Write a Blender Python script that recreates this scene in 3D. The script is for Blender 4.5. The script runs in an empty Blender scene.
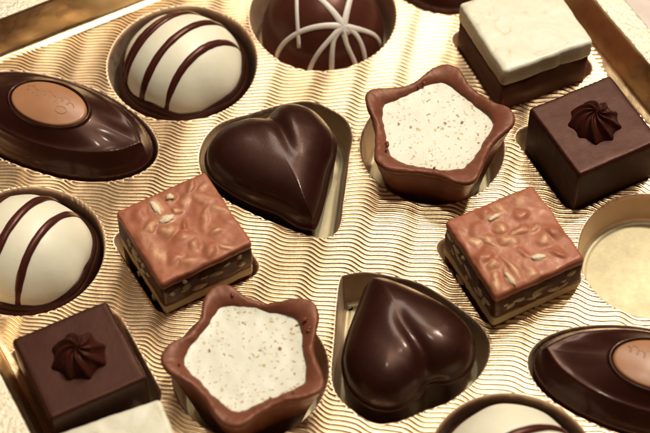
import bpy, math, random
import numpy as np
from mathutils import noise, Vector

# ------------------------------------------------------------------ basics
# 1 Blender unit = 1 cm.  z = 0 is the top sheet of the gold tray.
random.seed(7)
RNG = np.random.default_rng(11)
PI = math.pi
sc = bpy.context.scene
COL = sc.collection
sc.view_settings.view_transform = 'Standard'
sc.view_settings.look = 'None'
sc.view_settings.exposure = 0
sc.view_settings.gamma = 1

# ------------------------------------------------------------------ materials
def new_mat(name):
    m = bpy.data.materials.new(name)
    m.use_nodes = True
    nt = m.node_tree
    return m, nt, nt.nodes['Principled BSDF'], nt.nodes.new('ShaderNodeTexCoord')

def nd(nt, typ, **kw):
    n = nt.nodes.new(typ)
    for k, v in kw.items():
        if k in n.inputs.keys():
            n.inputs[k].default_value = v
        else:
            setattr(n, k, v)
    return n

def noise_node(nt, tc, scale, detail=4, rough=.55, dist=0.0):
    n = nt.nodes.new('ShaderNodeTexNoise')
    n.inputs['Scale'].default_value = scale
    n.inputs['Detail'].default_value = detail
    n.inputs['Roughness'].default_value = rough
    n.inputs['Distortion'].default_value = dist
    nt.links.new(tc.outputs['Object'], n.inputs['Vector'])
    return n

def ramp(nt, src, stops):
    r = nt.nodes.new('ShaderNodeValToRGB')
    e = r.color_ramp.elements
    e[0].position, e[0].color = stops[0][0], (*stops[0][1], 1)
    e[1].position, e[1].color = stops[-1][0], (*stops[-1][1], 1)
    for p, c in stops[1:-1]:
        x = e.new(p); x.color = (*c, 1)
    nt.links.new(src, r.inputs['Fac'])
    return r

def maprange(nt, src, a, b, c, d):
    m = nt.nodes.new('ShaderNodeMapRange')
    for k, v in zip(('From Min', 'From Max', 'To Min', 'To Max'), (a, b, c, d)):
        m.inputs[k].default_value = v
    nt.links.new(src, m.inputs['Value'])
    return m

def bump(nt, bs, src, strength, distance, prev=None):
    b = nt.nodes.new('ShaderNodeBump')
    b.inputs['Strength'].default_value = strength
    b.inputs['Distance'].default_value = distance
    nt.links.new(src, b.inputs['Height'])
    if prev is not None:
        nt.links.new(prev.outputs['Normal'], b.inputs['Normal'])
    nt.links.new(b.outputs['Normal'], bs.inputs['Normal'])
    return b

def chocolate_mat(name, c0, c1, r0, r1, bs=.12, sss=0.0, fine=26.0, coat=0.0, ior=1.45, low=.5):
    m, nt, p, tc = new_mat(name)
    n = noise_node(nt, tc, 1.3, 6, .6)
    r = ramp(nt, n.outputs['Fac'], [(.3, c0), (.7, c1)])
    nt.links.new(r.outputs['Color'], p.inputs['Base Color'])
    n2 = noise_node(nt, tc, 4.0, 6, .65)
    mr = maprange(nt, n2.outputs['Fac'], .3, .7, r0, r1)
    nt.links.new(mr.outputs['Result'], p.inputs['Roughness'])
    n3 = noise_node(nt, tc, fine, 3, .6)
    b = bump(nt, p, n3.outputs['Fac'], bs, .02)
    n4 = noise_node(nt, tc, 2.4, 2, .5)
    bump(nt, p, n4.outputs['Fac'], bs, .12 * low, b)
    p.inputs['IOR'].default_value = ior
    if c1[0] < .12:
        p.inputs['Specular Tint'].default_value = (1.0, .58, .44, 1)
    elif c1[1] < .12:
        p.inputs['Specular Tint'].default_value = (1.0, .70, .54, 1)
    if coat:
        p.inputs['Coat Weight'].default_value = coat
        p.inputs['Coat Roughness'].default_value = .12
    if sss:
        p.inputs['Subsurface Weight'].default_value = sss
        p.inputs['Subsurface Radius'].default_value = (.25, .16, .08)
        p.inputs['Subsurface Scale'].default_value = .5
    return m

M = {}
M['dark'] = chocolate_mat('dark_chocolate', (.021, .0047, .003), (.029, .007, .0045), .30, .42, .04, coat=.18, ior=1.38, low=.15)

M['dark_matte'] = chocolate_mat('matte_dark_chocolate', (.028, .0062, .0034), (.037, .0084, .0046), .38, .50, .14, ior=1.42)
M['dark_piped'] = chocolate_mat('piped_dark_chocolate', (.036, .008, .0046), (.046, .0105, .006), .30, .42, .12, ior=1.4)
M['heart'] = chocolate_mat('glossy_dark_chocolate', (.019, .0045, .003), (.027, .0066, .0042), .33, .44, .10, coat=.22, ior=1.38, low=.15)
def scuff(m, scale, lo, hi, dist):
    # rubbed patches: fine pits that only show in a few places, plus a rougher finish there
    nt = m.node_tree; p = nt.nodes['Principled BSDF']
    tc = nt.nodes.new('ShaderNodeTexCoord')
    a = noise_node(nt, tc, scale, 3); b = noise_node(nt, tc, 34, 3, .7)
    mk = maprange(nt, a.outputs['Fac'], lo, hi, 0, 1)
    mu = nt.nodes.new('ShaderNodeMath'); mu.operation = 'MULTIPLY'
    nt.links.new(mk.outputs['Result'], mu.inputs[0]); nt.links.new(b.outputs['Fac'], mu.inputs[1])
    bp = nt.nodes.new('ShaderNodeBump'); bp.inputs['Strength'].default_value = .8; bp.inputs['Distance'].default_value = dist
    nt.links.new(mu.outputs[0], bp.inputs['Height'])
    src = p.inputs['Normal'].links[0].from_socket
    nt.links.new(src, bp.inputs['Normal'])
    nt.links.new(bp.outputs['Normal'], p.inputs['Normal'])
    nt.links.new(bp.outputs['Normal'], p.inputs['Coat Normal'])
scuff(M['heart'], 1.3, .60, .74, .007)
M['black'] = chocolate_mat('dark_base', (.017, .0044, .0028), (.026, .0068, .004), .30, .44, .2, ior=1.4)
M['milk'] = chocolate_mat('milk_chocolate', (.15, .045, .022), (.205, .066, .034), .36, .52, .22, sss=.1)
M['milk_flat'] = chocolate_mat('pale_milk_chocolate', (.36, .165, .075), (.43, .205, .097), .27, .36, .08, sss=.2)
M['white'] = chocolate_mat('white_chocolate', (.80, .755, .57), (.85, .81, .64), .34, .46, .14, sss=.3)
M['stripe'] = chocolate_mat('stripe_chocolate', (.055, .012, .008), (.075, .018, .012), .26, .36, .1)
M['drizzle'] = chocolate_mat('white_drizzle', (.72, .64, .56), (.80, .73, .65), .3, .42, .1, sss=.2)
M['dome'] = chocolate_mat('brown_dome_chocolate', (.058, .0145, .009), (.078, .021, .013), .3, .42, .1)
M['cream'] = chocolate_mat('cream_praline', (.54, .39, .2), (.64, .49, .28), .4, .55, .3, sss=.2)
M['gianduja'] = chocolate_mat('gianduja', (.055, .017, .008), (.085, .028, .013), .4, .55, .4)
M['brown_layer'] = chocolate_mat('brown_layer', (.10, .035, .018), (.14, .053, .028), .36, .5, .3)
M['nut'] = chocolate_mat('nut', (.62, .47, .28), (.78, .64, .44), .35, .5, .4, sss=.2)

def nutty_mat():
    m, nt, p, tc = new_mat('nut_milk_chocolate')
    n = noise_node(nt, tc, 2.2, 5, .6)
    r = ramp(nt, n.outputs['Fac'], [(.3, (.29, .088, .043)), (.7, (.385, .135, .07))])
    at = nt.nodes.new('ShaderNodeAttribute'); at.attribute_name = 'nut'
    n5 = noise_node(nt, tc, 7, 3)
    mul = nt.nodes.new('ShaderNodeMath'); mul.operation = 'MULTIPLY'
    nt.links.new(at.outputs['Fac'], mul.inputs[0])
    mr5 = maprange(nt, n5.outputs['Fac'], .35, .6, .35, 1.0)
    nt.links.new(mr5.outputs['Result'], mul.inputs[1])
    mix = nt.nodes.new('ShaderNodeMix'); mix.data_type = 'RGBA'
    nt.links.new(mul.outputs[0], mix.inputs['Factor'])
    nt.links.new(r.outputs['Color'], mix.inputs['A'])
    mix.inputs['B'].default_value = (.66, .40, .22, 1)
    nt.links.new(mix.outputs['Result'], p.inputs['Base Color'])
    n2 = noise_node(nt, tc, 5, 4)
    mr = maprange(nt, n2.outputs['Fac'], .3, .7, .34, .54)
    nt.links.new(mr.outputs['Result'], p.inputs['Roughness'])
    n3 = noise_node(nt, tc, 11, 4)
    bump(nt, p, n3.outputs['Fac'], .12, .04)
    p.inputs['Specular Tint'].default_value = (1.0, .70, .54, 1)
    p.inputs['Subsurface Weight'].default_value = .15
    p.inputs['Subsurface Radius'].default_value = (.25, .1, .05)
    p.inputs['Subsurface Scale'].default_value = .4
    return m
M['nutty'] = nutty_mat()

def speckled_mat():
    m, nt, p, tc = new_mat('speckled_white_filling')
    n = noise_node(nt, tc, 1.6, 4)
    base = ramp(nt, n.outputs['Fac'], [(.3, (.70, .675, .53)), (.7, (.76, .74, .60))])
    warp = noise_node(nt, tc, 9, 3)
    add = nt.nodes.new('ShaderNodeVectorMath'); add.operation = 'MULTIPLY_ADD'
    nt.links.new(warp.outputs['Color'], add.inputs[0])
    add.inputs[1].default_value = (.22, .22, .0)
    nt.links.new(tc.outputs['Object'], add.inputs[2])
    cur = base.outputs['Color']
    for sc_, thr, rad, stren, col in ((2.5, .52, .12, 1.0, (.20, .058, .010, 1)), (4.3, .40, .165, .95, (.33, .14, .022, 1)), (6.5, .40, .24, .85, (.44, .29, .06, 1)), (8, .25, .32, .55, (.42, .33, .09, 1))):
        v = nt.nodes.new('ShaderNodeTexVoronoi'); v.voronoi_dimensions = '2D'
        v.inputs['Scale'].default_value = sc_
        nt.links.new(add.outputs[0], v.inputs['Vector'])
        sep = nt.nodes.new('ShaderNodeSeparateColor')
        nt.links.new(v.outputs['Color'], sep.inputs[0])
        radv = maprange(nt, sep.outputs[0], thr, 1.0, .0, rad)
        sub = nt.nodes.new('ShaderNodeMath'); sub.operation = 'SUBTRACT'
        nt.links.new(radv.outputs['Result'], sub.inputs[0]); nt.links.new(v.outputs['Distance'], sub.inputs[1])
        fac = maprange(nt, sub.outputs[0], 0.0, .05, 0.0, stren)
        mix = nt.nodes.new('ShaderNodeMix'); mix.data_type = 'RGBA'
        nt.links.new(fac.outputs['Result'], mix.inputs['Factor'])
        nt.links.new(cur, mix.inputs['A']); mix.inputs['B'].default_value = col
        cur = mix.outputs['Result']
    nt.links.new(cur, p.inputs['Base Color'])
    p.inputs['Roughness'].default_value = .42
    n3 = noise_node(nt, tc, 18, 4)
    b = bump(nt, p, n3.outputs['Fac'], .08, .03)
    n4 = noise_node(nt, tc, 1.7, 2)
    bump(nt, p, n4.outputs['Fac'], .15, .12, b)
    p.inputs['Subsurface Weight'].default_value = .2
    p.inputs['Subsurface Radius'].default_value = (.2, .15, .1)
    p.inputs['Subsurface Scale'].default_value = .3
    return m
M['filling'] = speckled_mat()

def veined_mat():
    m, nt, p, tc = new_mat('veined_white_chocolate')
    n = noise_node(nt, tc, .9, 5, .6, .8)
    base = ramp(nt, n.outputs['Fac'], [(.3, (.71, .67, .50)), (.7, (.77, .735, .58))])
    n2 = noise_node(nt, tc, .85, 4, .55, .7)
    v = ramp(nt, n2.outputs['Fac'], [(.455, (0, 0, 0)), (.482, (.42, .42, .42)), (.51, (0, 0, 0))])
    n3 = noise_node(nt, tc, 2.2, 3)
    mask = maprange(nt, n3.outputs['Fac'], .46, .60, 0, 1)
    mul = nt.nodes.new('ShaderNodeMath'); mul.operation = 'MULTIPLY'
    nt.links.new(v.outputs['Color'], mul.inputs[0]); nt.links.new(mask.outputs['Result'], mul.inputs[1])
    mix = nt.nodes.new('ShaderNodeMix'); mix.data_type = 'RGBA'
    nt.links.new(mul.outputs[0], mix.inputs['Factor'])
    nt.links.new(base.outputs['Color'], mix.inputs['A']); mix.inputs['B'].default_value = (.46, .36, .12, 1)
    nt.links.new(mix.outputs['Result'], p.inputs['Base Color'])
    p.inputs['Roughness'].default_value = .4
    n4 = noise_node(nt, tc, 9, 5)
    b = bump(nt, p, n4.outputs['Fac'], .12, .05)
    p.inputs['Subsurface Weight'].default_value = .25
    p.inputs['Subsurface Radius'].default_value = (.3, .22, .12)
    p.inputs['Subsurface Scale'].default_value = .4
    return m
M['veined'] = veined_mat()

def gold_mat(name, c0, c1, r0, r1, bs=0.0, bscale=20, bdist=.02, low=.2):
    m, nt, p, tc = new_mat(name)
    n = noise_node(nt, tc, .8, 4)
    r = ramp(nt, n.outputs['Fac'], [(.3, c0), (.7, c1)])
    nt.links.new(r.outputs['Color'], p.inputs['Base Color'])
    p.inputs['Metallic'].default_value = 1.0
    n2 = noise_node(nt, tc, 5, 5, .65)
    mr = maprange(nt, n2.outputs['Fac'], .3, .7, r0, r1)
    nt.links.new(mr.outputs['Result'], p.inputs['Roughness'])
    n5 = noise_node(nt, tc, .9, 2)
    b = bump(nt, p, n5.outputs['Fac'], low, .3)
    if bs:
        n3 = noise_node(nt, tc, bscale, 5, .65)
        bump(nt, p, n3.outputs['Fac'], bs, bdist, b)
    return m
M['gold'] = gold_mat('embossed_gold_foil', (.84, .60, .345), (.90, .665, .41), .27, .37, .2, 16, .02, low=.06)
M['gold_smooth'] = gold_mat('smooth_gold_plastic', (.92, .67, .46), (.95, .73, .52), .48, .62, .12, 12, .03)
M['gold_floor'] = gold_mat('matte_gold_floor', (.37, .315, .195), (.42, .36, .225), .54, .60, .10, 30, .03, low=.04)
M['gold_wall'] = gold_mat('glossy_gold_wall', (.84, .60, .34), (.90, .67, .40), .26, .36, .15, 8, .04)
M['gold_flange'] = gold_mat('crinkled_gold_foil', (.90, .79, .58), (.95, .85, .66), .38, .5, .6, 9, .10)

def cloth_mat():
    m, nt, p, tc = new_mat('pale_cloth')
    n = noise_node(nt, tc, 2.0, 5)
    r = ramp(nt, n.outputs['Fac'], [(.3, (.62, .53, .47)), (.7, (.72, .63, .57))])
    nt.links.new(r.outputs['Color'], p.inputs['Base Color'])
    p.inputs['Roughness'].default_value = .9
    n3 = noise_node(nt, tc, 12, 4)
    bump(nt, p, n3.outputs['Fac'], .4, .1)
    return m
M['cloth'] = cloth_mat()

# ------------------------------------------------------------------ mesh helpers
def link(name, verts, faces, mat, parent=None, smooth=True, sharp_angle=None):
    me = bpy.data.meshes.new(name)
    me.from_pydata([tuple(map(float, v)) for v in verts], [], [tuple(int(i) for i in f) for f in faces])
    me.update()
    if smooth:
        me.polygons.foreach_set('use_smooth', np.ones(len(me.polygons), bool))
    me.materials.append(mat)
    o = bpy.data.objects.new(name, me)
    COL.objects.link(o)
    if parent is not None:
        o.parent = parent
    if sharp_angle is not None:
        me.set_sharp_from_angle(angle=math.radians(sharp_angle))
    return o

def thing(name, label, loc, rz=0, cat='chocolate', group=None):
    o = bpy.data.objects.new(name, None)
    o.empty_display_size = .5
    COL.objects.link(o)
    o.location = loc
    o.rotation_euler = (0, 0, rz)
    o['label'] = label
    o['category'] = cat
    if group:
        o['group'] = group
    return o

def loft(rings, top=True, bottom=True):
    """rings: list of (N,3) arrays from bottom to top."""
    N = len(rings[0]); Mr = len(rings)
    V = np.concatenate(rings)
    i = np.arange(N); j = (i + 1) % N
    F = []
    for k in range(Mr - 1):
        a = k * N; b = a + N
        F += np.stack([a + i, a + j, b + j, b + i], 1).tolist()
    V = V.tolist()
    if top:
        c = np.mean(rings[-1], 0); V.append(c.tolist()); ci = len(V) - 1; a = (Mr - 1) * N
        F += [(a + x, a + y, ci) for x, y in zip(i, j)]
    if bottom:
        c = np.mean(rings[0], 0); V.append(c.tolist()); ci = len(V) - 1
        F += [(y, x, ci) for x, y in zip(i, j)]
    return np.array(V), F

def resample(P, n):
    P = np.asarray(P, float)
    Q = np.vstack([P, P[:1]])
    d = np.r_[0, np.cumsum(np.hypot(*(np.diff(Q, axis=0).T)))]
    t = np.linspace(0, d[-1], n, endpoint=False)
    return np.stack([np.interp(t, d, Q[:, 0]), np.interp(t, d, Q[:, 1])], 1)

def catmull(P, n):
    P = np.asarray(P, float); m = len(P); out = []
    for i in range(m):
        p0, p1, p2, p3 = P[(i - 1) % m], P[i], P[(i + 1) % m], P[(i + 2) % m]
        for t in np.linspace(0, 1, 24, endpoint=False):
            out.append(.5 * ((2 * p1) + (-p0 + p2) * t + (2 * p0 - 5 * p1 + 4 * p2 - p3) * t * t + (-p0 + 3 * p1 - 3 * p2 + p3) * t ** 3))
    return resample(out, n)

def ccw(P):
    x, y = P[:, 0], P[:, 1]
    a = np.sum(x * np.roll(y, -1) - np.roll(x, -1) * y)
    return P if a > 0 else P[::-1].copy()

def normals(P):
    t = np.roll(P, -1, 0) - np.roll(P, 1, 0)
    n = np.stack([t[:, 1], -t[:, 0]], 1)
    return n / np.maximum(1e-9, np.hypot(n[:, 0], n[:, 1]))[:, None]

def circle(r, n=480):
    a = np.linspace(0, 2 * PI, n, endpoint=False)
    return np.stack([r * np.cos(a), r * np.sin(a)], 1)

def round_rect(hx, hy, r, n=400):
    pts = []
    for cx, cy, a0 in ((hx - r, hy - r, 0), (-hx + r, hy - r, 90), (-hx + r, -hy + r, 180), (hx - r, -hy + r, 270)):
        for a in np.linspace(a0, a0 + 90, 16):
            pts.append((cx + r * math.cos(math.radians(a)), cy + r * math.sin(math.radians(a))))
    return resample(pts, n)

def lens(L, W, n=400, pw=.72):
    a = np.linspace(0, 2 * PI, n * 2, endpoint=False)
    x = np.cos(a)
    y = np.sign(np.sin(a)) * np.abs(np.sin(a)) ** (2 * pw * .97)
    return resample(np.stack([L * x, W * y], 1), n)

def rot2(P, a):
    c, s = math.cos(a), math.sin(a)
    return np.stack([P[:, 0] * c - P[:, 1] * s, P[:, 0] * s + P[:, 1] * c], 1)

def sdf(X, poly):
    """signed distance of points X to closed polygon (negative inside) and the nearest point."""
    A = poly; B = np.roll(poly, -1, 0); D = B - A
    L2 = np.maximum((D ** 2).sum(1), 1e-12)
    dist = np.empty(len(X)); near = np.empty_like(X); ins = np.zeros(len(X), bool)
    for k in range(0, len(X), 4000):
        x = X[k:k + 4000]
        r = x[:, None, :] - A[None]
        t = np.clip((r * D[None]).sum(2) / L2, 0, 1)
        q = A[None] + t[..., None] * D[None]
        dd = ((x[:, None, :] - q) ** 2).sum(2)
        j = dd.argmin(1)
        dist[k:k + 4000] = np.sqrt(dd[np.arange(len(x)), j]); near[k:k + 4000] = q[np.arange(len(x)), j]
        cond = (A[None, :, 1] > x[:, None, 1]) != (B[None, :, 1] > x[:, None, 1])
        den = np.where(np.abs(D[:, 1]) < 1e-12, 1e-12, D[:, 1])
        xi = A[None, :, 0] + (x[:, None, 1] - A[None, :, 1]) / den[None] * D[None, :, 0]
        ins[k:k + 4000] = ((cond & (x[:, None, 0] < xi)).sum(1) % 2) == 1
    return np.where(ins, -dist, dist), near

def to3(P, z):
    return np.column_stack([P, np.broadcast_to(z, (len(P),))])

def nz(x, y, z, s=1.0):
    return noise.noise(Vector((x * s, y * s, z * s)))

def tube(pts, r, n=10, flat=1.0, up=None, taper=True):
    """tube along a 3-D polyline; cross-section may be flattened along the local 'up' direction."""
    pts = np.asarray(pts, float); rings = []
    m = len(pts)
    for k in range(m):
        t = pts[min(k + 1, m - 1)] - pts[max(k - 1, 0)]
        t = t / max(1e-9, np.linalg.norm(t))
        u = np.array(up[k]) if up is not None else np.array([0, 0, 1.0])
        s = np.cross(t, u); s /= max(1e-9, np.linalg.norm(s)); u = np.cross(s, t)
        rr = r[k] if hasattr(r, '__len__') else r
        a = np.linspace(0, 2 * PI, n, endpoint=False)
        rings.append(pts[k] + rr * (np.cos(a)[:, None] * s + flat * np.sin(a)[:, None] * u))
    return loft(rings)

# ------------------------------------------------------------------ the tray
U_ANG = math.radians(28.6)
EU = np.array([math.cos(U_ANG), math.sin(U_ANG)]); EW = np.array([-EU[1], EU[0]])
U0, U1, W0, W1 = -8.52, 8.82, -12.0, 8.55
R_ANG = math.radians(-12.0)
ES = np.array([math.cos(R_ANG), math.sin(R_ANG)]); ET = np.array([-ES[1], ES[0]])
RIB_H = .037

def rib_period(s):
    return .120 + .019 * np.tanh(s / 4.5)

def rib_warp(s, t=0):
    a = 2 * PI * s / 1.08
    return (.060 + .014 * np.sin(s * 1.7 + 1)) * np.sin(a + .35 * np.sin(a) + .5 * np.sin(s * .6)) + .03 * np.sin(s * .9)

def sag(X):
    # the thin sheet is never quite flat
    x, y = X[:, 0], X[:, 1]
    return .040 * np.sin(.95 * x + .6 * y + .4) * np.cos(.7 * y - .35 * x + 1.0) + .018 * np.sin(2.1 * x - 1.3 * y)

def rib_height(X):
    s = X @ ES; t = X @ ET
    ph = (t + rib_warp(s)) / rib_period(s)
    return RIB_H * np.abs(np.sin(PI * ph)) ** .55 + sag(X)

cav = []   # (outline on z=0, centre, depth, floor inset)
def add_cav(P, c, depth, inset, wall=None):
    P = ccw(np.asarray(P))
    cav.append((P + np.array(c), np.array(c), depth, inset))

def sq(h, r, a): return rot2(round_rect(h, h, r, 560), math.radians(a))

HEART_A = catmull([(-1.55,2.78),(-1.18,3.12),(-.72,3.20),(-.18,2.94),(.26,2.30),(.26,1.66),(.12,1.05),(-.02,.27),(-.22,-.46),(-.42,-.50),(-.72,-.40),(-1.21,-.05),(-1.86,.26),(-2.41,.62),(-2.87,1.08),(-3.02,1.60),(-2.92,2.05),(-2.60,2.46),(-2.08,2.68)], 300)
HEART_B = catmull([(.97,-2.20),(1.15,-2.08),(1.52,-2.12),(2.23,-2.45),(2.99,-2.96),(3.44,-3.52),(3.50,-4.07),(3.34,-4.55),(2.93,-4.86),(2.42,-4.93),(2.14,-5.24),(1.66,-5.56),(1.08,-5.53),(.57,-5.08),(.38,-4.40),(.48,-3.70),(.73,-2.90)], 300)
CAV_A = catmull([(-.45,3.66),(.09,3.42),(.54,3.05),(.70,2.55),(.62,1.85),(.55,1.12),(.46,.38),(.38,-.30),(.17,-.62),(-.25,-.64),(-1.19,-.24),(-2.41,.42),(-3.08,1.25),(-3.16,2.10),(-2.74,2.87),(-1.88,3.28),(-1.16,3.56)], 560)
CAV_B = catmull([(.36,-1.86),(.52,-1.72),(1.01,-1.66),(1.72,-1.82),(2.42,-2.08),(3.44,-2.88),(3.82,-3.43),(3.86,-3.95),(3.60,-4.55),(2.92,-5.22),(2.3,-5.5),(1.63,-5.80),(1.05,-5.80),(.37,-5.26),(.14,-4.64),(.20,-3.6),(.27,-2.5)], 560)

C_RA, C_RB, C_RC = (-3.74, 4.93), (-7.26, -1.02), (4.20, -6.92)
C_DOME, C_TOP = (-.06, 6.62), (3.36, 8.48)
C_EMPTY = (8.0, -1.19)
C_SA, C_SB = (2.72, 2.18), (-1.74, -4.40)
C_OA, C_OB = (-6.95, 2.84), (7.56, -4.80)
A_OA, A_OB = math.radians(-23), math.radians(-15)
C_DA, C_DB = (6.64, 1.98), (-5.60, -4.62)
C_WA, C_WB = (5.18, 5.25), (-4.42, -7.22)
C_NA, C_NB = (-3.38, -1.10), (4.44, -1.42)
A_NA, A_NB, A_DA, A_DB, A_WA, A_WB = 30, 27, 27, 27, 24, 22

add_cav(circle(1.98, 620), C_RA, 1.15, .18)
add_cav(circle(1.92, 620), C_RB, 1.15, .18)
add_cav(circle(1.92, 620), C_RC, 1.15, .18)
add_cav(circle(1.98, 620), C_DOME, 1.15, .18)
add_cav(circle(1.86, 400), C_TOP, 1.15, .18)
add_cav(circle(1.87, 620), C_EMPTY, .92, .14)
add_cav(circle(1.84, 620), C_SA, 1.2, .2)
add_cav(circle(1.84, 620), C_SB, 1.2, .2)
add_cav(rot2(lens(2.92, 1.50, 640, .53), A_OA), C_OA, 1.1, .16)
add_cav(rot2(lens(2.92, 1.50, 640, .53), A_OB), C_OB, 1.1, .16)
add_cav(sq(1.44, .38, 28), C_DA, 1.1, .16)
add_cav(sq(1.46, .38, 28), C_DB, 1.1, .16)
add_cav(sq(1.46, .38, 26), C_WA, 1.1, .16)
add_cav(sq(1.34, .34, 26), C_WB, 1.1, .16)
add_cav(sq(1.40, .34, 30), C_NA, 1.1, .16)
add_cav(sq(1.37, .34, 28), C_NB, 1.1, .16)
add_cav(CAV_A, (0, 0), 1.05, .14)
add_cav(CAV_B, (0, 0), 1.05, .14)

tray = thing('chocolate_tray', 'shiny gold tray with wavy ribs and moulded hollows holding the chocolates', (0, 0, 0), 0, 'tray')

def build_sheet():
    K = 8; ds = .062
    s = np.arange(-15.5, 13.5, ds)
    nph = np.arange(-125 * K, 110 * K) / K
    S, Ph = np.meshgrid(s, nph)
    T = Ph * rib_period(S) - rib_warp(S)
    X = S.ravel()[:, None] * ES + T.ravel()[:, None] * ET
    h = RIB_H * np.abs(np.sin(PI * Ph.ravel())) ** .55 + sag(X)
    u = X @ EU; w = X @ EW
    keep = (u > U0 - .02) & (u < U1 + .02) & (w > W0 - .02) & (w < W1 + .02)
    # smooth, unribbed strip beside the side walls
    inside = np.zeros(len(X), bool)
    snap = np.zeros(len(X), bool)
    for P, c, dpt, ins in cav:
        lo = P.min(0) - .2; hi = P.max(0) + .2
        idx = np.where(keep & (X[:, 0] > lo[0]) & (X[:, 0] < hi[0]) & (X[:, 1] > lo[1]) & (X[:, 1] < hi[1]))[0]
        Pc = P[::2]
        d, near = sdf(X[idx], Pc)
        inn = d < 0
        deep = d < -.07
        inside[idx[deep]] = True
        sh = idx[inn & ~deep]
        X[sh] = near[inn & ~deep]
        snap[sh] = True
    R, Cc = S.shape
    ok = (keep & ~inside).reshape(R, Cc)
    sn = snap.reshape(R, Cc)
    q = ok[:-1, :-1] & ok[1:, :-1] & ok[:-1, 1:] & ok[1:, 1:]
    qs = sn[:-1, :-1] & sn[1:, :-1] & sn[:-1, 1:] & sn[1:, 1:]
    q &= ~qs
    ii, jj = np.where(q)
    a = ii * Cc + jj
    F = np.stack([a, a + 1, a + Cc + 1, a + Cc], 1)
    used = np.unique(F)
    remap = np.full(R * Cc, -1); remap[used] = np.arange(len(used))
    F = remap[F]
    V = np.column_stack([X[used], h[used]]).astype(np.float32)
    me = bpy.data.meshes.new('embossed_sheet')
    me.vertices.add(len(V)); me.vertices.foreach_set('co', V.ravel())
    me.loops.add(F.size); me.loops.foreach_set('vertex_index', F.ravel().astype(np.int32))
    me.polygons.add(len(F))
    me.polygons.foreach_set('loop_start', np.arange(0, F.size, 4, dtype=np.int32))
    me.polygons.foreach_set('use_smooth', np.ones(len(F), bool))
    me.update(calc_edges=True); me.validate()
    me.materials.append(M['gold'])
    o = bpy.data.objects.new('embossed_sheet', me); COL.objects.link(o); o.parent = tray
build_sheet()

def build_cavity(P, c, depth, inset):
    n = normals(P)
    h = rib_height(P)
    rings = []
    def ring(off, z): rings.append(to3(P + n * off, z))
    ring(.045, rib_height(P + n * .045) - .012)
    ring(.0, h + .004)
    ring(-.022, h - .014)
    ring(-.045, h - .07)
    ring(-.055, -.11)
    ring(-.06, -.2)
    m = 7
    for k in range(1, m + 1):
        f = k / m
        ring(-.06 - (inset - .06) * f, -.2 - (depth - .32) * f)
    for a in np.linspace(0, PI / 2, 6)[1:]:
        ring(-inset - .12 * (1 - math.cos(a)), -depth + .12 - .12 * math.sin(a))
    base = rings[-1][:, :2]; cc = base.mean(0)
    # faint raised step round the floor, then the flat floor
    for f, dz in ((.985, .0), (.965, .012), (.94, .012), (.7, .01), (.4, .012), (.1, .012)):
        rings.append(to3(cc + (base - cc) * f, -depth + dz))
    V, F = loft(rings, True, False)
    # loft runs downwards here: flip so that faces look up / inwards
    F = [tuple(reversed(f)) for f in F]
    o = link('cavity', V, F, M['gold_smooth'], tray)
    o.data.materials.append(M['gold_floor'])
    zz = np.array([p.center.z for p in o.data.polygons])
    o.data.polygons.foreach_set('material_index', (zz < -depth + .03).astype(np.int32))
    return o
for i, cv in enumerate(cav):
    o = build_cavity(*cv)
    if i == 5:
        o['label'] = 'empty round hollow with its bare gold floor showing'

def build_rim():
    cu, cw = (U0 + U1) / 2, (W0 + W1) / 2; hu, hw = (U1 - U0) / 2, (W1 - W0) / 2
    def rr(off, z, r=.5):
        P = round_rect(hu + off, hw + off, max(.1, r + off), 900)
        Q = (P[:, :1] + cu) * EU + (P[:, 1:] + cw) * EW
        return to3(Q, z)
    wall = [rr(-.20, .02), rr(-.16, .05), rr(-.04, .06), rr(.02, .10), rr(.055, .18)]
    for f in np.linspace(0, 1, 8)[1:]:
        wall.append(rr(.055 + .27 * f, .18 + .80 * f))
    wall += [rr(.345, 1.03), rr(.37, 1.05)]
    V, F = loft(wall, False, False)
    link('side_wall', V, [tuple(reversed(f)) for f in F], M['gold_wall'], tray)
    fl = [rr(.368, 1.048), rr(.40, 1.068), rr(.44, 1.072)]
    for f in np.linspace(0, 1, 6)[1:]:
        fl.append(rr(.44 + .58 * f, 1.072 - .03 * f))
    fl += [rr(1.06, 1.025), rr(1.08, .97), rr(1.09, .3), rr(1.10, -1.33)]
    V, F = loft(fl, False, False)
    link('flange', V, [tuple(reversed(f)) for f in F], M['gold_flange'], tray)
build_rim()

# table the tray stands on
def build_table():
    n = 60; g = np.linspace(-90, 90, n)
    X, Y = np.meshgrid(g, g)
    V = np.column_stack([X.ravel(), Y.ravel(), np.full(n * n, -1.36)])
    F = [(i * n + j, i * n + j + 1, (i + 1) * n + j + 1, (i + 1) * n + j) for i in range(n - 1) for j in range(n - 1)]
    o = link('table_surface', V, F, M['cloth'])
    o['kind'] = 'structure'
build_table()

# ------------------------------------------------------------------ chocolates
FLOOR = -1.035
FLOORZ = {'round': -1.135, 'star': -1.185, 'bar': -1.085, 'square': -1.085, 'heart': -1.035}

# --- white domes with dark stripes
def dome_z(r, R, z0, H, pw=.55):
    return z0 + H * max(0.0, 1 - (r / R) ** 2.25) ** pw

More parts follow.
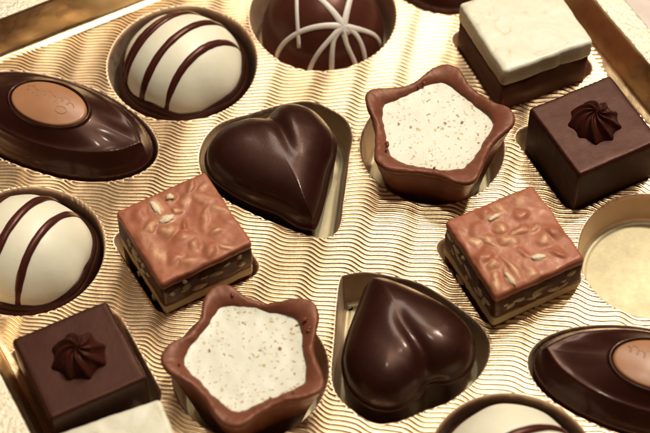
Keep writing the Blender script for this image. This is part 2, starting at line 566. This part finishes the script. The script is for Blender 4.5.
def striped_round(c, label, offs, ang, seed, tilt=(0, 0)):
    zf = FLOORZ['round']
    t = thing('striped_praline', label, (*c, zf), 0, 'chocolate', 'round white pralines with dark stripes')
    rb, R, H, z0 = 1.70, 1.51, 1.60, .66   # local heights above the hollow's floor
    n = 200
    a = np.linspace(0, 2 * PI, n, endpoint=False)
    cs = np.stack([np.cos(a), np.sin(a)], 1)
    irr = np.array([.05 * nz(math.cos(x) * 1.6 + seed, math.sin(x) * 1.6, 0) for x in a])
    # dark foot and skirt
    prof = [(.80, .0), (.93, .03), (1.0, .12), (1.03, .3), (1.04, .52), (1.035, .72), (1.02, .88), (.985, .98)]
    rings = [to3(cs * (rb * f * (1 + irr * (.4 + .6 * (k > 3))))[:, None], z) for k, (f, z) in enumerate(prof)]
    link('chocolate_base', *loft(rings), M['black'], t)
    # white coat: lower edge runs in a soft wavy line over the dark skirt
    edge = np.array([.80 + .22 * nz(math.cos(x) * 1.3 + seed * 3, math.sin(x) * 1.3, 5) + .05 * nz(math.cos(x) * 4 + seed, math.sin(x) * 4, 2) for x in a])
    rings = []
    lowr = []
    for k, f in enumerate(np.linspace(0, 1, 30)):
        # parametrise by polar angle from rim to apex
        th = f * PI / 2
        r = R * 1.035 * math.cos(th) ** .9 if f < 1 else 0
        r = max(r, .004)
        zz = z0 + H * math.sin(th) ** 1.02
        lift = (edge - .42) * (1 - f) ** 3
        rings.append(to3(cs * (r * (1 + irr * (1 - f)))[:, None], zz + lift))
    link('white_coating', *loft(rings, True, False), M['white'], t)
    # skirt lip climbing over the coat's lower edge
    lip = []
    for dr, dz in ((.07, -.50), (.085, -.25), (.07, -.06), (.04, .045), (-.03, .055)):
        f0 = 0.06
        lip.append(to3(cs * (R * 1.03 * (1 + irr) + dr * 1.6)[:, None], z0 + (edge - .42) * .85 + dz + .06))
    link('chocolate_skirt', *loft(lip, False, False), M['black'], t)
    # stripes
    d = np.array([math.cos(ang), math.sin(ang)]); p = np.array([-d[1], d[0]])
    for off, bend, wid in offs:
        half = math.sqrt(max(.01, (R * 1.03) ** 2 - off ** 2))
        pts, ups, rs = [], [], []
        for q in np.linspace(-1, 1, 46):
            xy = p * (off + bend * (1 - q * q)) + d * half * q
            r = np.hypot(*xy); rr = min(r / (R * 1.035), .9999)
            th = math.acos(rr ** (1 / .9))
            zz = z0 + H * math.sin(th) ** 1.02
            nrm = np.array([xy[0] / R ** 2, xy[1] / R ** 2, max(zz - z0, .02) / H ** 2]); nrm /= np.linalg.norm(nrm)
            zz += (0.2) * (1 - math.sin(th)) * .35
            pts.append(np.array([xy[0], xy[1], zz]) + nrm * .012)
            ups.append(nrm)
            rs.append(wid * (1 + .26 * nz(q * 2.3 + seed, off * 3, 1) + .12 * nz(q * 7 + seed, off * 5, 2)))
        link('chocolate_stripe', *tube(pts, rs, 12, .62, ups), M['stripe'], t)
    return t

st_ang = math.radians(47)
striped_round(C_RA, 'white dome praline with four dark stripes between the long bar and the white starburst dome',
              [(.88, .02, .095), (.66, .08, .10), (-.12, .14, .108), (-.80, .12, .10)], math.radians(46), 1.0)
striped_round(C_RB, 'white dome praline at the left edge under the long bar, only two dark stripes showing',
              [(.98, .05, .1), (.06, .12, .11), (-.66, .12, .10)], math.radians(62), 4.3)
striped_round(C_RC, 'white dome praline cut off by the bottom edge below the lower heart',
              [(.10, .12, .105), (-.62, .1, .1)], math.radians(24), 8.1)

# --- dome with white starburst
def starburst_dome(c):
    zf = FLOORZ['round']
    t = thing('starburst_dome', 'dark brown dome chocolate with a white starburst drizzle at the top edge', (*c, zf), 0, 'chocolate')
    R, H, z0 = 1.66, 2.25, .35
    n = 160; a = np.linspace(0, 2 * PI, n, endpoint=False); cs = np.stack([np.cos(a), np.sin(a)], 1)
    rings = [to3(cs * R * .9, 0), to3(cs * R * .97, .05), to3(cs * R, .18)]
    for th in np.linspace(0, PI / 2, 34):
        rings.append(to3(cs * max(.004, R * math.cos(th) ** .95), z0 + (H - z0) * math.sin(th)))
    link('dome', *loft(rings), M['dome'], t)
    # drizzle lines over the dome, crossing near one point on its front right shoulder
    X0 = np.array([.55, -.98])
    def lift(xy):
        r = min(np.hypot(*xy), R * .9999)
        th = math.acos((r / R) ** (1 / .95))
        z = z0 + (H - z0) * math.sin(th)
        nr = np.array([xy[0] / R ** 2, xy[1] / R ** 2, max(z - z0, .05) / (H - z0) ** 2]); nr /= np.linalg.norm(nr)
        return np.array([xy[0], xy[1], z]) + nr * .005, nr
    rnd = random.Random(3)
    for deg in (22, 76, 138, 183, 214, 244, 310, 340):
        dd = np.array([math.cos(math.radians(deg)), math.sin(math.radians(deg))])
        b = X0 @ dd; L = -b + math.sqrt(b * b + (R * .995) ** 2 - X0 @ X0)
        pts, ups, rs = [], [], []
        pp = np.array([-dd[1], dd[0]]); bend = rnd.uniform(-.12, .12)
        for q in np.linspace(-.06, 1, 30):
            xy = X0 + dd * L * q + pp * bend * math.sin(PI * max(0, q))
            if np.hypot(*xy) > R * .998: xy = xy / np.hypot(*xy) * R * .998
            v, nr = lift(xy)
            pts.append(v); ups.append(nr); rs.append(.07 * (1.4 - .45 * min(1, abs(q) * 2)) * (1 + .2 * nz(q * 3, deg, 0)))
        link('white_drizzle', *tube(pts, rs, 10, .5, ups), M['drizzle'], t)
    # a separate line down the dome's left flank
    pts, ups, rs = [], [], []
    for q in np.linspace(0, 1, 30):
        xy = np.array([-.62 - .25 * q * (1 - q), .75 - 2.05 * q])
        if np.hypot(*xy) > R * .998: xy = xy / np.hypot(*xy) * R * .998
        v, nr = lift(xy); pts.append(v); ups.append(nr); rs.append(.055)
    link('white_drizzle', *tube(pts, rs, 10, .5, ups), M['drizzle'], t)
starburst_dome(C_DOME)

# --- dark round behind the starburst dome (only its foot shows)
def plain_dome(c):
    t = thing('dark_dome', 'plain dark round chocolate just peeking in at the top edge beside the white topped cube', (*c, FLOORZ['round']), 0, 'chocolate')
    n = 140; a = np.linspace(0, 2 * PI, n, endpoint=False); cs = np.stack([np.cos(a), np.sin(a)], 1)
    R = 1.72
    rings = [to3(cs * R * .9, 0), to3(cs * R * .98, .06), to3(cs * R, .25)]
    for th in np.linspace(0, PI / 2, 24):
        rings.append(to3(cs * max(.004, R * math.cos(th) ** .8), .4 + 1.2 * math.sin(th)))
    link('dome', *loft(rings), M['dark'], t)
plain_dome(C_TOP)

# --- square chocolates
def rings_from(P, prof, disp=None):
    """prof: list of (inset, z) for the outline P; disp(k, xy, z) may move the points."""
    n = normals(P); out = []
    for k, (off, z) in enumerate(prof):
        Q = to3(P - n * off, z)
        if disp is not None:
            Q = disp(k, Q)
        out.append(Q)
    return out

def cap_rings(last, m, fz=None):
    c = last.mean(0); out = []
    for f in np.linspace(1, .02, m + 1)[1:]:
        Q = c + (last - c) * f; Q[:, 2] = last[:, 2].mean() + (last[:, 2] - last[:, 2].mean()) * f
        if fz is not None: Q[:, 2] += fz(Q)
        out.append(Q)
    return out

def rosette(parent, z, ang, xy=(0, 0), L=9):
    n = 216; m = 34; R = .66; H = .40
    V = []; a = np.linspace(0, 2 * PI, n, endpoint=False)
    rings = []
    irr = np.array([.10 * nz(math.cos(x) * 1.2 + ang, math.sin(x) * 1.2, 3) for x in a])
    for f in np.linspace(1, .02, m):
        tw = 1.5 * (1 - f) ** 1.1
        ph = (a * L + tw * L * .62)
        ridge = (0.5 + .5 * np.cos(ph + .5 * np.sin(ph)))
        r = R * (f * (.86 + .13 * ridge * f ** .6)) * (1 + irr * f)
        zz = H * (1 - f ** 2.8) * .9 + (ridge ** .8) * .11 * (math.sin(PI * min(1, f * .93 + .04))) + .10 * math.exp(-(f / .16) ** 2)
        rings.append(np.column_stack([r * np.cos(a), r * np.sin(a), z + .01 + zz]))
    base = rings[0].copy(); base[:, 2] = z - .02
    V, F = loft([base] + rings, True, True)
    V[:, 0] += xy[0]; V[:, 1] += xy[1]
    o = link('rosette', V, F, M['dark_piped'], parent)
    return o

def dark_square(c, ang, label, seed, H=1.93):
    zf = FLOORZ['square']
    t = thing('dark_square', label, (*c, zf), math.radians(ang), 'chocolate', 'dark squares with piped rosettes')
    h = 1.19
    P = round_rect(h, h, .10, 320)
    def disp(k, Q):
        for q in Q:
            d = .022 * nz(q[0] * 1.3 + seed, q[1] * 1.3, q[2] * 3) + .012 * nz(q[0] * 6 + seed, q[1] * 6, q[2] * 6)
            q[0] += d; q[1] += d * .7
        return Q
    body = rings_from(P, [(.14, 0), (.07, .04), (.05, .12), (.04, .4), (.03, .7), (.035, .95), (.05, 1.0), (.07, 1.03)], disp)
    link('lower_layer', *loft(body), M['black'], t, sharp_angle=60)
    top = rings_from(P, [(.09, 1.02), (.045, 1.035), (.03, 1.08), (.02, 1.3), (.012, H - .16), (.016, H - .08), (.035, H - .03), (.065, H - .006), (.10, H)], disp)
    top += cap_rings(top[-1], 16, lambda Q: np.array([.012 * nz(q[0] * 1.2 + seed, q[1] * 1.2, 3) for q in Q]))
    link('top_layer', *loft(top), M['dark_matte'], t)
    rosette(t, H, seed, (.02, .03), 9 if seed < 3 else 8)
    return t
dark_square((6.62, 1.72), A_DA, 'dark square chocolate with a piped rosette beside the empty round hollow', 1.0, 2.58)
dark_square((-5.56, -4.80), A_DB, 'blurred dark square chocolate with a piped rosette in the lower left corner', 5.0, 2.30)

def white_square(c, ang, label, seed, H=2.0):
    zf = FLOORZ['square']
    t = thing('white_topped_square', label, (*c, zf), math.radians(ang), 'chocolate', 'square chocolates with white tops')
    h = 1.28
    P = round_rect(h, h, .12, 320)
    def d0(k, Q):
        for q in Q:
            d = .010 * nz(q[0] * 1.5 + seed, q[1] * 1.5, q[2] * 2) + .004 * nz(q[0] * 7 + seed, q[1] * 7, q[2] * 7)
            q[0] += d; q[1] += d
        return Q
    body = rings_from(P, [(.16, 0), (.06, .04), (.04, .14), (.025, .4), (.015, .7), (.03, 1.0), (.03, 1.3), (.03, H - .50)], d0)
    link('brown_layer', *loft(body), M['brown_layer'], t)
    def d1(k, Q):
        for q in Q:
            e = .030 * nz(q[0] * 2.2 + seed * 2, q[1] * 2.2, 1.5) + .012 * nz(q[0] * 6.5 + seed, q[1] * 6.5, q[2] * 2)
            r = math.hypot(q[0], q[1]) or 1
            q[0] += e * q[0] / r; q[1] += e * q[1] / r
            q[2] += .012 * nz(q[0] * 3 + seed, q[1] * 3, 9)
        return Q
    top = rings_from(P, [(.03, H - .56), (.008, H - .55), (.0, H - .50), (.0, H - .25), (.005, H - .09), (.02, H - .04), (.05, H - .01), (.09, H)], d1)
    top += cap_rings(top[-1], 26, lambda Q: np.array([.03 * nz(q[0] * 1.6 + seed, q[1] * 1.6, 3) + .008 * nz(q[0] * 5 + seed, q[1] * 5, 8) for q in Q]))
    link('white_layer', *loft(top), M['veined'], t)
    return t
white_square((5.12, 4.95), A_WA, 'cube with a thick veined white top over brown chocolate at the upper right', 2.0, 2.70)
white_square((-4.42, -7.22), A_WB, 'white topped cube at the bottom edge in front of the lower left dark square', 6.0, 1.85)

def nut_chunk(parent, c, s, ang, mat, seed, zrot=None):
    n = 22; m = 9; rings = []
    a = np.linspace(0, 2 * PI, n, endpoint=False)
    for f in np.linspace(-.96, .96, m):
        r = math.sqrt(1 - f * f)
        ir = np.array([1 + .45 * nz(math.cos(x) * 1.4 + seed, math.sin(x) * 1.4, f * 1.5) for x in a])
        x = np.cos(a) * r * ir * s[0]; y = np.sin(a) * r * ir * s[1]
        rings.append(np.column_stack([x, y, np.full(n, f * s[2])]))
    V, F = loft(rings)
    ca, sa = math.cos(ang), math.sin(ang)
    if zrot is None:      # lies flat, turned about z
        V = np.column_stack([V[:, 0] * ca - V[:, 1] * sa, V[:, 0] * sa + V[:, 1] * ca, V[:, 2]])
    else:                 # stands in a side face: turn in the face plane, then put the face upright
        X = V[:, 0] * ca - V[:, 2] * sa; Z = V[:, 0] * sa + V[:, 2] * ca; Y = V[:, 1]
        cz, sz = math.cos(zrot), math.sin(zrot)
        V = np.column_stack([X * cz - Y * sz, X * sz + Y * cz, Z])
    V += np.array(c)
    return link('nut_piece', V, F, mat, parent)

def nut_square(c, ang, label, seed):
    zf = FLOORZ['square']; H = 2.50
    t = thing('nut_square', label, (*c, zf), math.radians(ang), 'chocolate', 'layered nut squares')
    rnd = random.Random(seed)
    h = 1.2
    P = round_rect(h, h, .09, 360)
    def side(amp):
        def f(k, Q):
            for q in Q:
                d = amp * nz(q[0] * 1.7 + seed, q[1] * 1.7, q[2] * 2.5) + amp * .5 * nz(q[0] * 6 + seed, q[1] * 6, q[2] * 6)
                r = math.hypot(q[0], q[1]) or 1
                q[0] += d * q[0] / r; q[1] += d * q[1] / r
            return Q
        return f
    link('base_layer', *loft(rings_from(P, [(.12, 0), (.05, .04), (.03, .12), (.03, 1.10), (.05, 1.19)], side(.03))), M['gianduja'], t)
    link('cream_layer', *loft(rings_from(P, [(.05, 1.185), (.01, 1.21), (.0, 1.27), (.0, 1.45), (.01, 1.505), (.06, 1.525)], side(.03))), M['cream'], t)
    link('nut_layer', *loft(rings_from(P, [(.05, 1.52), (.0, 1.54), (-.005, 1.64), (.0, 1.95), (.0, 2.24), (.03, 2.28)], side(.05))), M['gianduja'], t)
    bumps = []
    tries = 0
    while len(bumps) < 24 and tries < 500:
        tries += 1
        x, y = rnd.uniform(-1.0, 1.0), rnd.uniform(-1.0, 1.0)
        if all((x - b[0]) ** 2 + (y - b[1]) ** 2 > .075 for b in bumps):
            bumps.append((x, y, rnd.uniform(.11, .30), rnd.uniform(.08, .17), rnd.uniform(0, PI), rnd.uniform(.03, .10), rnd.random()))
    def bump_at(q):
        z = 0; nut = 0
        for bx, by, sx, sy, a, hh, ex in bumps:
            dx = q[0] - bx + .09 * nz(q[0] * 4 + seed, q[1] * 4, bx); dy = q[1] - by + .09 * nz(q[0] * 4, q[1] * 4 + seed, by)
            if abs(dx) > .6 or abs(dy) > .6: continue
            u = dx * math.cos(a) + dy * math.sin(a); v = -dx * math.sin(a) + dy * math.cos(a)
            rr = (u / sx) ** 2 + (v / sy) ** 2
            if rr < 5:
                g = math.exp(-rr ** 1.2 * .9); z = max(z, hh * g)
                if ex > .35: nut = max(nut, g ** 1.5 * min(1, (ex - .25) * 2))
        return z, nut
    tp = rings_from(P, [(.04, 2.245), (.0, 2.26), (-.012, 2.31), (-.008, 2.38), (.0, H - .07), (.018, H - .025), (.05, H)], side(.035))
    tp += cap_rings(tp[-1], 46)
    for Q in tp[6:]:
        for q in Q:
            e = min(1, (h - max(abs(q[0]), abs(q[1]))) / .12 + .1)
            b, _ = bump_at(q)
            q[2] += e * (b * .85 + .03 * nz(q[0] * 2 + seed, q[1] * 2, 1) + .008 * nz(q[0] * 6 + seed, q[1] * 6, 4)) - .02 * (1 - max(0, e))
    V, F = loft(tp)
    o = link('milk_top', V, F, M['nutty'], t)
    at = o.data.attributes.new('nut', 'FLOAT', 'POINT')
    at.data.foreach_set('value', np.array([bump_at(v)[1] if v[2] > H - .02 else 0 for v in V], np.float32))
    # bare nut on top
    for b in sorted(bumps, key=lambda b: -b[6])[:3]:
        nut_chunk(t, (b[0], b[1], H + b[5] * .55), (b[2] * .7, b[3] * .7, .06), b[4] + rnd.uniform(-.2, .2), M['nut'], rnd.uniform(0, 50))
    # cut nuts in the four side faces
    for k in range(4):
        za = k * PI / 2
        for q in range(13):
            x = rnd.uniform(-.98, .98); z = rnd.uniform(1.62, 2.2) if q < 11 else rnd.uniform(.9, 1.15)
            nx, ny = math.sin(za), -math.cos(za)
            tx, ty = math.cos(za), math.sin(za)
            nut_chunk(t, (tx * x + nx * (h - .015), ty * x + ny * (h - .015), z), (rnd.uniform(.06, .22), .05, rnd.uniform(.04, .12)), rnd.uniform(-.5, .5), M['nut'], rnd.uniform(0, 50), za)
    return t
nut_square((-3.34, -1.30), A_NA, 'nut studded milk chocolate square just left of the upper heart', 21)
nut_square((4.46, -1.66), A_NB, 'nut studded milk chocolate square beside the empty round hollow', 77)

# --- star cups
def star_cup(c, off_deg, label, seed, H=2.0):
    zf = FLOORZ['star']
    t = thing('star_cup', label, (*c, zf), 0, 'chocolate', 'star shaped milk chocolate cups with speckled white filling')
    n = 360; a = np.linspace(0, 2 * PI, n, endpoint=False); A0 = math.radians(off_deg)
    cs = np.stack([np.cos(a), np.sin(a)], 1)
    lob = np.cos(5 * (a - A0))
    wob = np.array([.06 * nz(math.cos(x) * 1.5 + seed, math.sin(x) * 1.5, 2) + .025 * nz(math.cos(x) * 5 + seed, math.sin(x) * 5, 7) for x in a])
    zl = np.array([.07 * nz(math.cos(x) * 1.4 + seed * 2, math.sin(x) * 1.4, 4) for x in a])
    # rounded pentagon for the filling
    seg = np.mod(a - A0 + PI / 5, 2 * PI / 5) - PI / 5
    pent = 1.22 / np.cos(np.abs(seg) - PI / 5)
    k = 9.0
    pent = np.minimum(pent, 1.46) * .5 + (1.335 + .115 * lob) * .5
    pent = pent * (1 + .3 * wob)
    outer = (1.69 + .235 * lob + .03 * np.cos(10 * (a - A0))) * (1 + wob)
    def R(r, z): return to3(cs * np.broadcast_to(r, (n,))[:, None], np.broadcast_to(z, (n,)))
    b0 = 1.26 + .05 * lob
    rings = [R(b0 * .93, 0), R(b0 * .98, .03)]
    zr = H + zl + .05 * lob
    thick = np.array([.06 * nz(math.cos(x) * 2.2 + seed, math.sin(x) * 2.2, 11) + .03 * nz(math.cos(x) * 7 + seed, math.sin(x) * 7, 3) for x in a])
    pent = pent + thick
    for f in np.linspace(0, 1, 14)[1:]:
        e = f ** 1.1
        rings.append(R(b0 + (outer - .02 - b0) * e * (1 - .05 * math.sin(PI * f)), .05 + (zr - .17 - .05) * f))
    for din, dz in ((-.012, -.13), (-.018, -.09), (-.012, -.055), (.005, -.025), (.03, -.006), (.06, .0), (.10, -.004)):
        rings.append(R(outer - din, zr + dz))
    inner = outer - .10
    for f, dz in ((.25, -.02), (.5, -.055), (.75, -.10), (.9, -.145), (1.0, -.20)):
        rings.append(R(inner + (pent - inner) * f, zr + dz))
    rings.append(R(pent - .015, zr - .30)); rings.append(R(pent * .9, zr - .36))
    for Q in rings[-18:]:
        for q in Q:
            d = .016 * nz(q[0] * 3 + seed, q[1] * 3, q[2] * 3) + .009 * nz(q[0] * 9 + seed, q[1] * 9, q[2] * 9)
            q[2] += d * 1.6; q[0] += d * .5; q[1] += d * .5
    link('chocolate_cup', *loft(rings, True, True), M['milk'], t)
    zc = float(zr.mean()) - .215
    fr = []
    for f in np.linspace(1.06, .02, 28):
        Q = R(pent * f, zc + (.035 * f ** 8))
        Q[:, 2] += np.array([.018 * nz(q[0] * 1.1 + seed, q[1] * 1.1, 1) + .008 * nz(q[0] * 4, q[1] * 4, seed) for q in Q])
        fr.append(Q)
    link('white_filling', *loft(fr, True, False), M['filling'], t)
    # crumbs and blobs of chocolate caught on the rim
    rnd = random.Random(int(seed * 10))
    for q in range(7):
        i = rnd.randrange(n); rr = float(pent[i] + (outer[i] - pent[i]) * rnd.uniform(.05, .7))
        s = rnd.uniform(.02, .045)
        o = nut_chunk(t, (rr * cs[i, 0], rr * cs[i, 1], float(zr[i]) - .02), (s * 1.5, s, s * .9), rnd.uniform(0, 3), M['milk'], rnd.uniform(0, 50))
        o.name = 'crumb'; o.data.name = 'crumb'
    return t
star_cup((2.73, 1.95), 7, 'star shaped milk chocolate cup with white filling right of the upper heart', 1.7, 2.40)
star_cup((-1.73, -4.58), 43, 'star shaped milk chocolate cup with white filling left of the lower heart', 4.9, 2.32)

# --- hearts
def heart(P, label, crease, seed, H=.80, up=.0):
    zf = FLOORZ['heart']
    P = ccw(P); c0 = P.mean(0)
    t = thing('heart', label, (*c0, zf), 0, 'chocolate', 'glossy dark chocolate hearts')
    P = P - c0; n = normals(P)
    zb = 1.22                         # height of the belly line above the floor
    rings = [to3(P - n * .17, 0), to3(P - n * .11, .03), to3(P - n * .09, .12), to3(P - n * .05, .5), to3(P - n * .02, zb - .12),
             to3(P + n * .0, zb - .05), to3(P + n * .012, zb), to3(P - n * .0, zb + .05), to3(P - n * .035, zb + .075), to3(P - n * .05, zb + .085)]
    start = len(rings)
    base = P - n * .05
    fs = np.concatenate([np.linspace(1, .8, 22)[1:], np.linspace(.8, .02, 40)[1:]])
    cr = np.array(crease) - c0
    rr = [base * f for f in fs]
    allp = np.concatenate(rr)
    d, _ = sdf(allp, base)
    d = np.maximum(-d, 0)
    Rm = 1.22
    q = np.clip(d / Rm, 0, 1)
    z = H * (1 - (1 - q) ** 2.7) ** .52
    # S-shaped crease: one lobe rolls over the other
    cp = catmull_open(cr, 60)
    dd = ((allp[:, None, :] - cp[None]) ** 2).sum(2); j = dd.argmin(1); dist = np.sqrt(dd[np.arange(len(allp)), j])
    tan = np.gradient(cp, axis=0); tan /= np.hypot(tan[:, 0], tan[:, 1])[:, None]
    rel = allp - cp[j]
    side = tan[j, 0] * rel[:, 1] - tan[j, 1] * rel[:, 0]
    ft = j / (len(cp) - 1)
    env = np.clip((1 - ft) * 1.6, 0, 1) ** .8
    sgn = side
    groove = -.085 * np.exp(-(sgn / .15) ** 2) * np.exp(-(np.maximum(0, dist - np.abs(side)) / .2) ** 2) * env
    roll = .045 * np.exp(-((sgn - .30) / .24) ** 2) * env + .03 * np.exp(-((sgn + .34) / .25) ** 2) * env
    z = z + groove + roll
    # smooth the height field a little (rings are regular)
    Z = z.reshape(len(fs), len(base))
    edge0 = np.zeros(len(base))
    for it in range(3):
        Zp = np.vstack([edge0[None], Z, Z[-1:]])
        Z = .5 * Z + .25 * .5 * (Zp[:-2] + Zp[2:]) + .125 * (np.roll(Z, 1, 1) + np.roll(Z, -1, 1)) + .0 * Z
    for it in range(40):
        wgt = np.linspace(0, 1, len(fs))[:, None] ** 3
        Z = Z * (1 - .5 * wgt) + .25 * wgt * (np.roll(Z, 1, 1) + np.roll(Z, -1, 1))
    for k, B in enumerate(rr):
        rings.append(to3(B, zb + .085 + Z[k]))
    for Q in rings[3:start]:
        for v in Q:
            e = .012 * nz(v[0] * 2.5 + seed, v[1] * 2.5, v[2] * 2) + .006 * nz(v[0] * 9, v[1] * 9 + seed, v[2] * 9)
            v[2] += e
    link('heart_shell', *loft(rings), M['heart'], t)
    return t

def catmull_open(P, n):
    P = np.asarray(P, float)
    P = np.vstack([2 * P[0] - P[1], P, 2 * P[-1] - P[-2]])
    out = []
    for i in range(1, len(P) - 2):
        p0, p1, p2, p3 = P[i - 1:i + 3]
        for t in np.linspace(0, 1, n // (len(P) - 3), endpoint=False):
            out.append(.5 * ((2 * p1) + (-p0 + p2) * t + (2 * p0 - 5 * p1 + 4 * p2 - p3) * t * t + (-p0 + 3 * p1 - 3 * p2 + p3) * t ** 3))
    return np.array(out)

heart(HEART_A, 'glossy dark heart, tip pointing down, in the upper middle beside a nut square',
      [(-1.62, 2.76), (-1.32, 2.40), (-1.08, 1.95), (-.90, 1.48), (-.74, 1.0)], 1.0)
heart(HEART_B, 'glossy dark heart lying tip up between the lower star cup and the right nut square',
      [(2.36, -4.92), (2.22, -4.45), (1.98, -4.05), (1.76, -3.62), (1.68, -3.1)], 5.0)

# --- long bars with a milk chocolate medallion
def long_bar(c, ang, label, seed):
    zf = FLOORZ['bar']
    t = thing('medallion_bar', label, (*c, zf), ang, 'chocolate', 'long dark bars with a milk chocolate oval')
    n = 400
    P = ccw(lens(2.78, 1.38, n, .53)); nn = normals(P)
    th = np.arctan2(P[:, 1] / 1.38, P[:, 0] / 2.78)
    E = np.stack([1.13 * np.cos(th), .72 * np.sin(th)], 1)   # ring the medallion sits in
    rings = [to3(P * .90, 0), to3(P * .95, .04), to3(P * .965, .14), to3(P * .985, .55), to3(P * 1.0, 1.02), to3(P * 1.0, 1.12), to3(P * .988, 1.18), to3(P * .965, 1.22)]
    # upper side: a shoulder ledge, a crease, then hollow flutes rising to the oval
    K = 34
    z_top = 1.96
    s0 = P * .965
    for k in range(1, K + 1):
        f = k / K
        Q = s0 + (E - s0) * f
        side = np.abs(np.sin(th))
        fc = .07 + .40 * side ** .75
        prof = .60 * np.minimum(f / fc, 1) ** .7 + .40 * np.clip((f - fc) / (1 - fc), 0, 1) ** 1.25
        # two raised creases start together at the tip and run back along either flank
        crease = .026 * np.exp(-((f - fc) / .085) ** 2) * (1 - .3 * side)
        z = 1.22 + (z_top - 1.22) * prof + crease
        z = z - .03 * np.exp(-((side - .30) / .16) ** 2) * math.sin(PI * f) ** 1.5
        rings.append(to3(Q, z))
    for f, dz in ((.985, .045), (.96, .06), (.935, .04), (.92, -.03), (.90, -.06), (.5, -.06), (.05, -.06)):
        rings.append(to3(E * f, z_top + dz))
    for Q in rings[3:]:
        for v in Q:
            v[2] += .014 * nz(v[0] * 1.1 + seed, v[1] * 1.1, 2)
    link('chocolate_body', *loft(rings), M['dark'], t)
    # medallion
    a = np.linspace(0, 2 * PI, 160, endpoint=False)
    E2 = np.stack([1.025 * np.cos(a), .64 * np.sin(a)], 1)
    mr = [to3(E2, z_top - .08), to3(E2 * 1.0, z_top - .02), to3(E2 * .99, z_top + .03), to3(E2 * .965, z_top + .065)]
    def mz(f): return z_top + .065 + .10 * (1 - (f / .965) ** 2.2)
    for f in np.linspace(.965, .02, 26)[1:]:
        mr.append(to3(E2 * f, mz(f)))
    med = link('medallion', *loft(mr), M['milk_flat'], t)
    def on(x, y): 
        f = min(.96, math.hypot(x / 1.09, y / .675)); return (x, y, mz(f) + .0)
    # worn cursive relief and the small ring under it (not readable in the photo)
    pts = []
    for q in np.linspace(0, 1, 150):
        x = -.74 + 1.36 * q + .055 * math.sin(q * 52)
        y = .19 + .10 * math.sin(q * 52 + 1.6) * (1 - .35 * q) + .05 * math.sin(q * 17) - .06 * q
        pts.append(on(x, y))
    link('embossed_lettering', *tube(pts, .010, 8, .5), M['milk_flat'], med)
    pts = [on(.42 + .15 * math.cos(x), -.13 + .10 * math.sin(x)) for x in np.linspace(0, 2 * PI, 40)]
    link('embossed_ring', *tube(pts, .013, 8, .5), M['milk_flat'], med)
    return t
long_bar(C_OA, A_OA, 'long dark bar with a milk chocolate oval at the upper left edge', 1.0)
long_bar(C_OB, A_OB, 'long dark bar with a milk chocolate oval in the lower right corner', 5.0)

# ------------------------------------------------------------------ camera
cam = bpy.data.cameras.new('camera')
co = bpy.data.objects.new('camera', cam); COL.objects.link(co)
EL = math.radians(54.5); D = 45.0
co.location = (0, -D * math.cos(EL), D * math.sin(EL))
co.rotation_euler = (PI / 2 - EL, 0, 0)
cam.sensor_width = 36
cam.lens = 18 / math.tan(math.radians(20.2) / 2)
cam.clip_start = .5; cam.clip_end = 1000
cam.dof.use_dof = True
cam.dof.focus_distance = 44.7
cam.dof.aperture_fstop = .155
sc.camera = co

# ------------------------------------------------------------------ light: a warm room with lamps overhead and behind
w = bpy.data.worlds.new('World'); sc.world = w; w.use_nodes = True
nt = w.node_tree; bg = nt.nodes['Background']
tc = nt.nodes.new('ShaderNodeTexCoord'); sep = nt.nodes.new('ShaderNodeSeparateXYZ')
nt.links.new(tc.outputs['Generated'], sep.inputs[0])
mz_ = nt.nodes.new('ShaderNodeMath'); mz_.operation = 'MULTIPLY_ADD'
mz_.inputs[1].default_value = .19; mz_.inputs[2].default_value = .19
nt.links.new(sep.outputs['Y'], mz_.inputs[0])
my_ = nt.nodes.new('ShaderNodeMath'); my_.operation = 'MULTIPLY_ADD'
my_.inputs[1].default_value = .62
nt.links.new(sep.outputs['Z'], my_.inputs[0]); nt.links.new(mz_.outputs[0], my_.inputs[2])
cr = ramp(nt, my_.outputs[0], [(.0, (.04, .018, .009)), (.5, (.075, .034, .018)), (.8, (.40, .30, .22)), (1.0, (.58, .47, .37))])
nt.links.new(cr.outputs['Color'], bg.inputs['Color'])
bg.inputs['Strength'].default_value = .55

def area(name, loc, target, sx, sy, power, col):
    l = bpy.data.lights.new(name, 'AREA'); l.shape = 'RECTANGLE'; l.size = sx; l.size_y = sy
    l.energy = power; l.color = col
    o = bpy.data.objects.new(name, l); COL.objects.link(o)
    o.location = loc
    o.rotation_euler = (Vector(target) - Vector(loc)).to_track_quat('-Z', 'Y').to_euler()
    return o
# broad soft glow from behind and above (shade lamp / window side of the room)
area('soft_back_light', (6, 58, 78), (0, 0, 0), 27, 26, 25500, (1.0, .885, .76))
# small bright ceiling lamps that give the pin highlights and the shadows
area('ceiling_lamp', (30, 32, 84), (0, 0, 0), 6, 6, 70000, (1.0, .925, .80))
area('ceiling_lamp', (4, 6, 95), (0, 0, 0), 4, 4, 17000, (1.0, .925, .80))

sc.cycles.use_denoising = True
sc.cycles.max_bounces = 8
sc.cycles.glossy_bounces = 5
sc.cycles.sample_clamp_indirect = 6
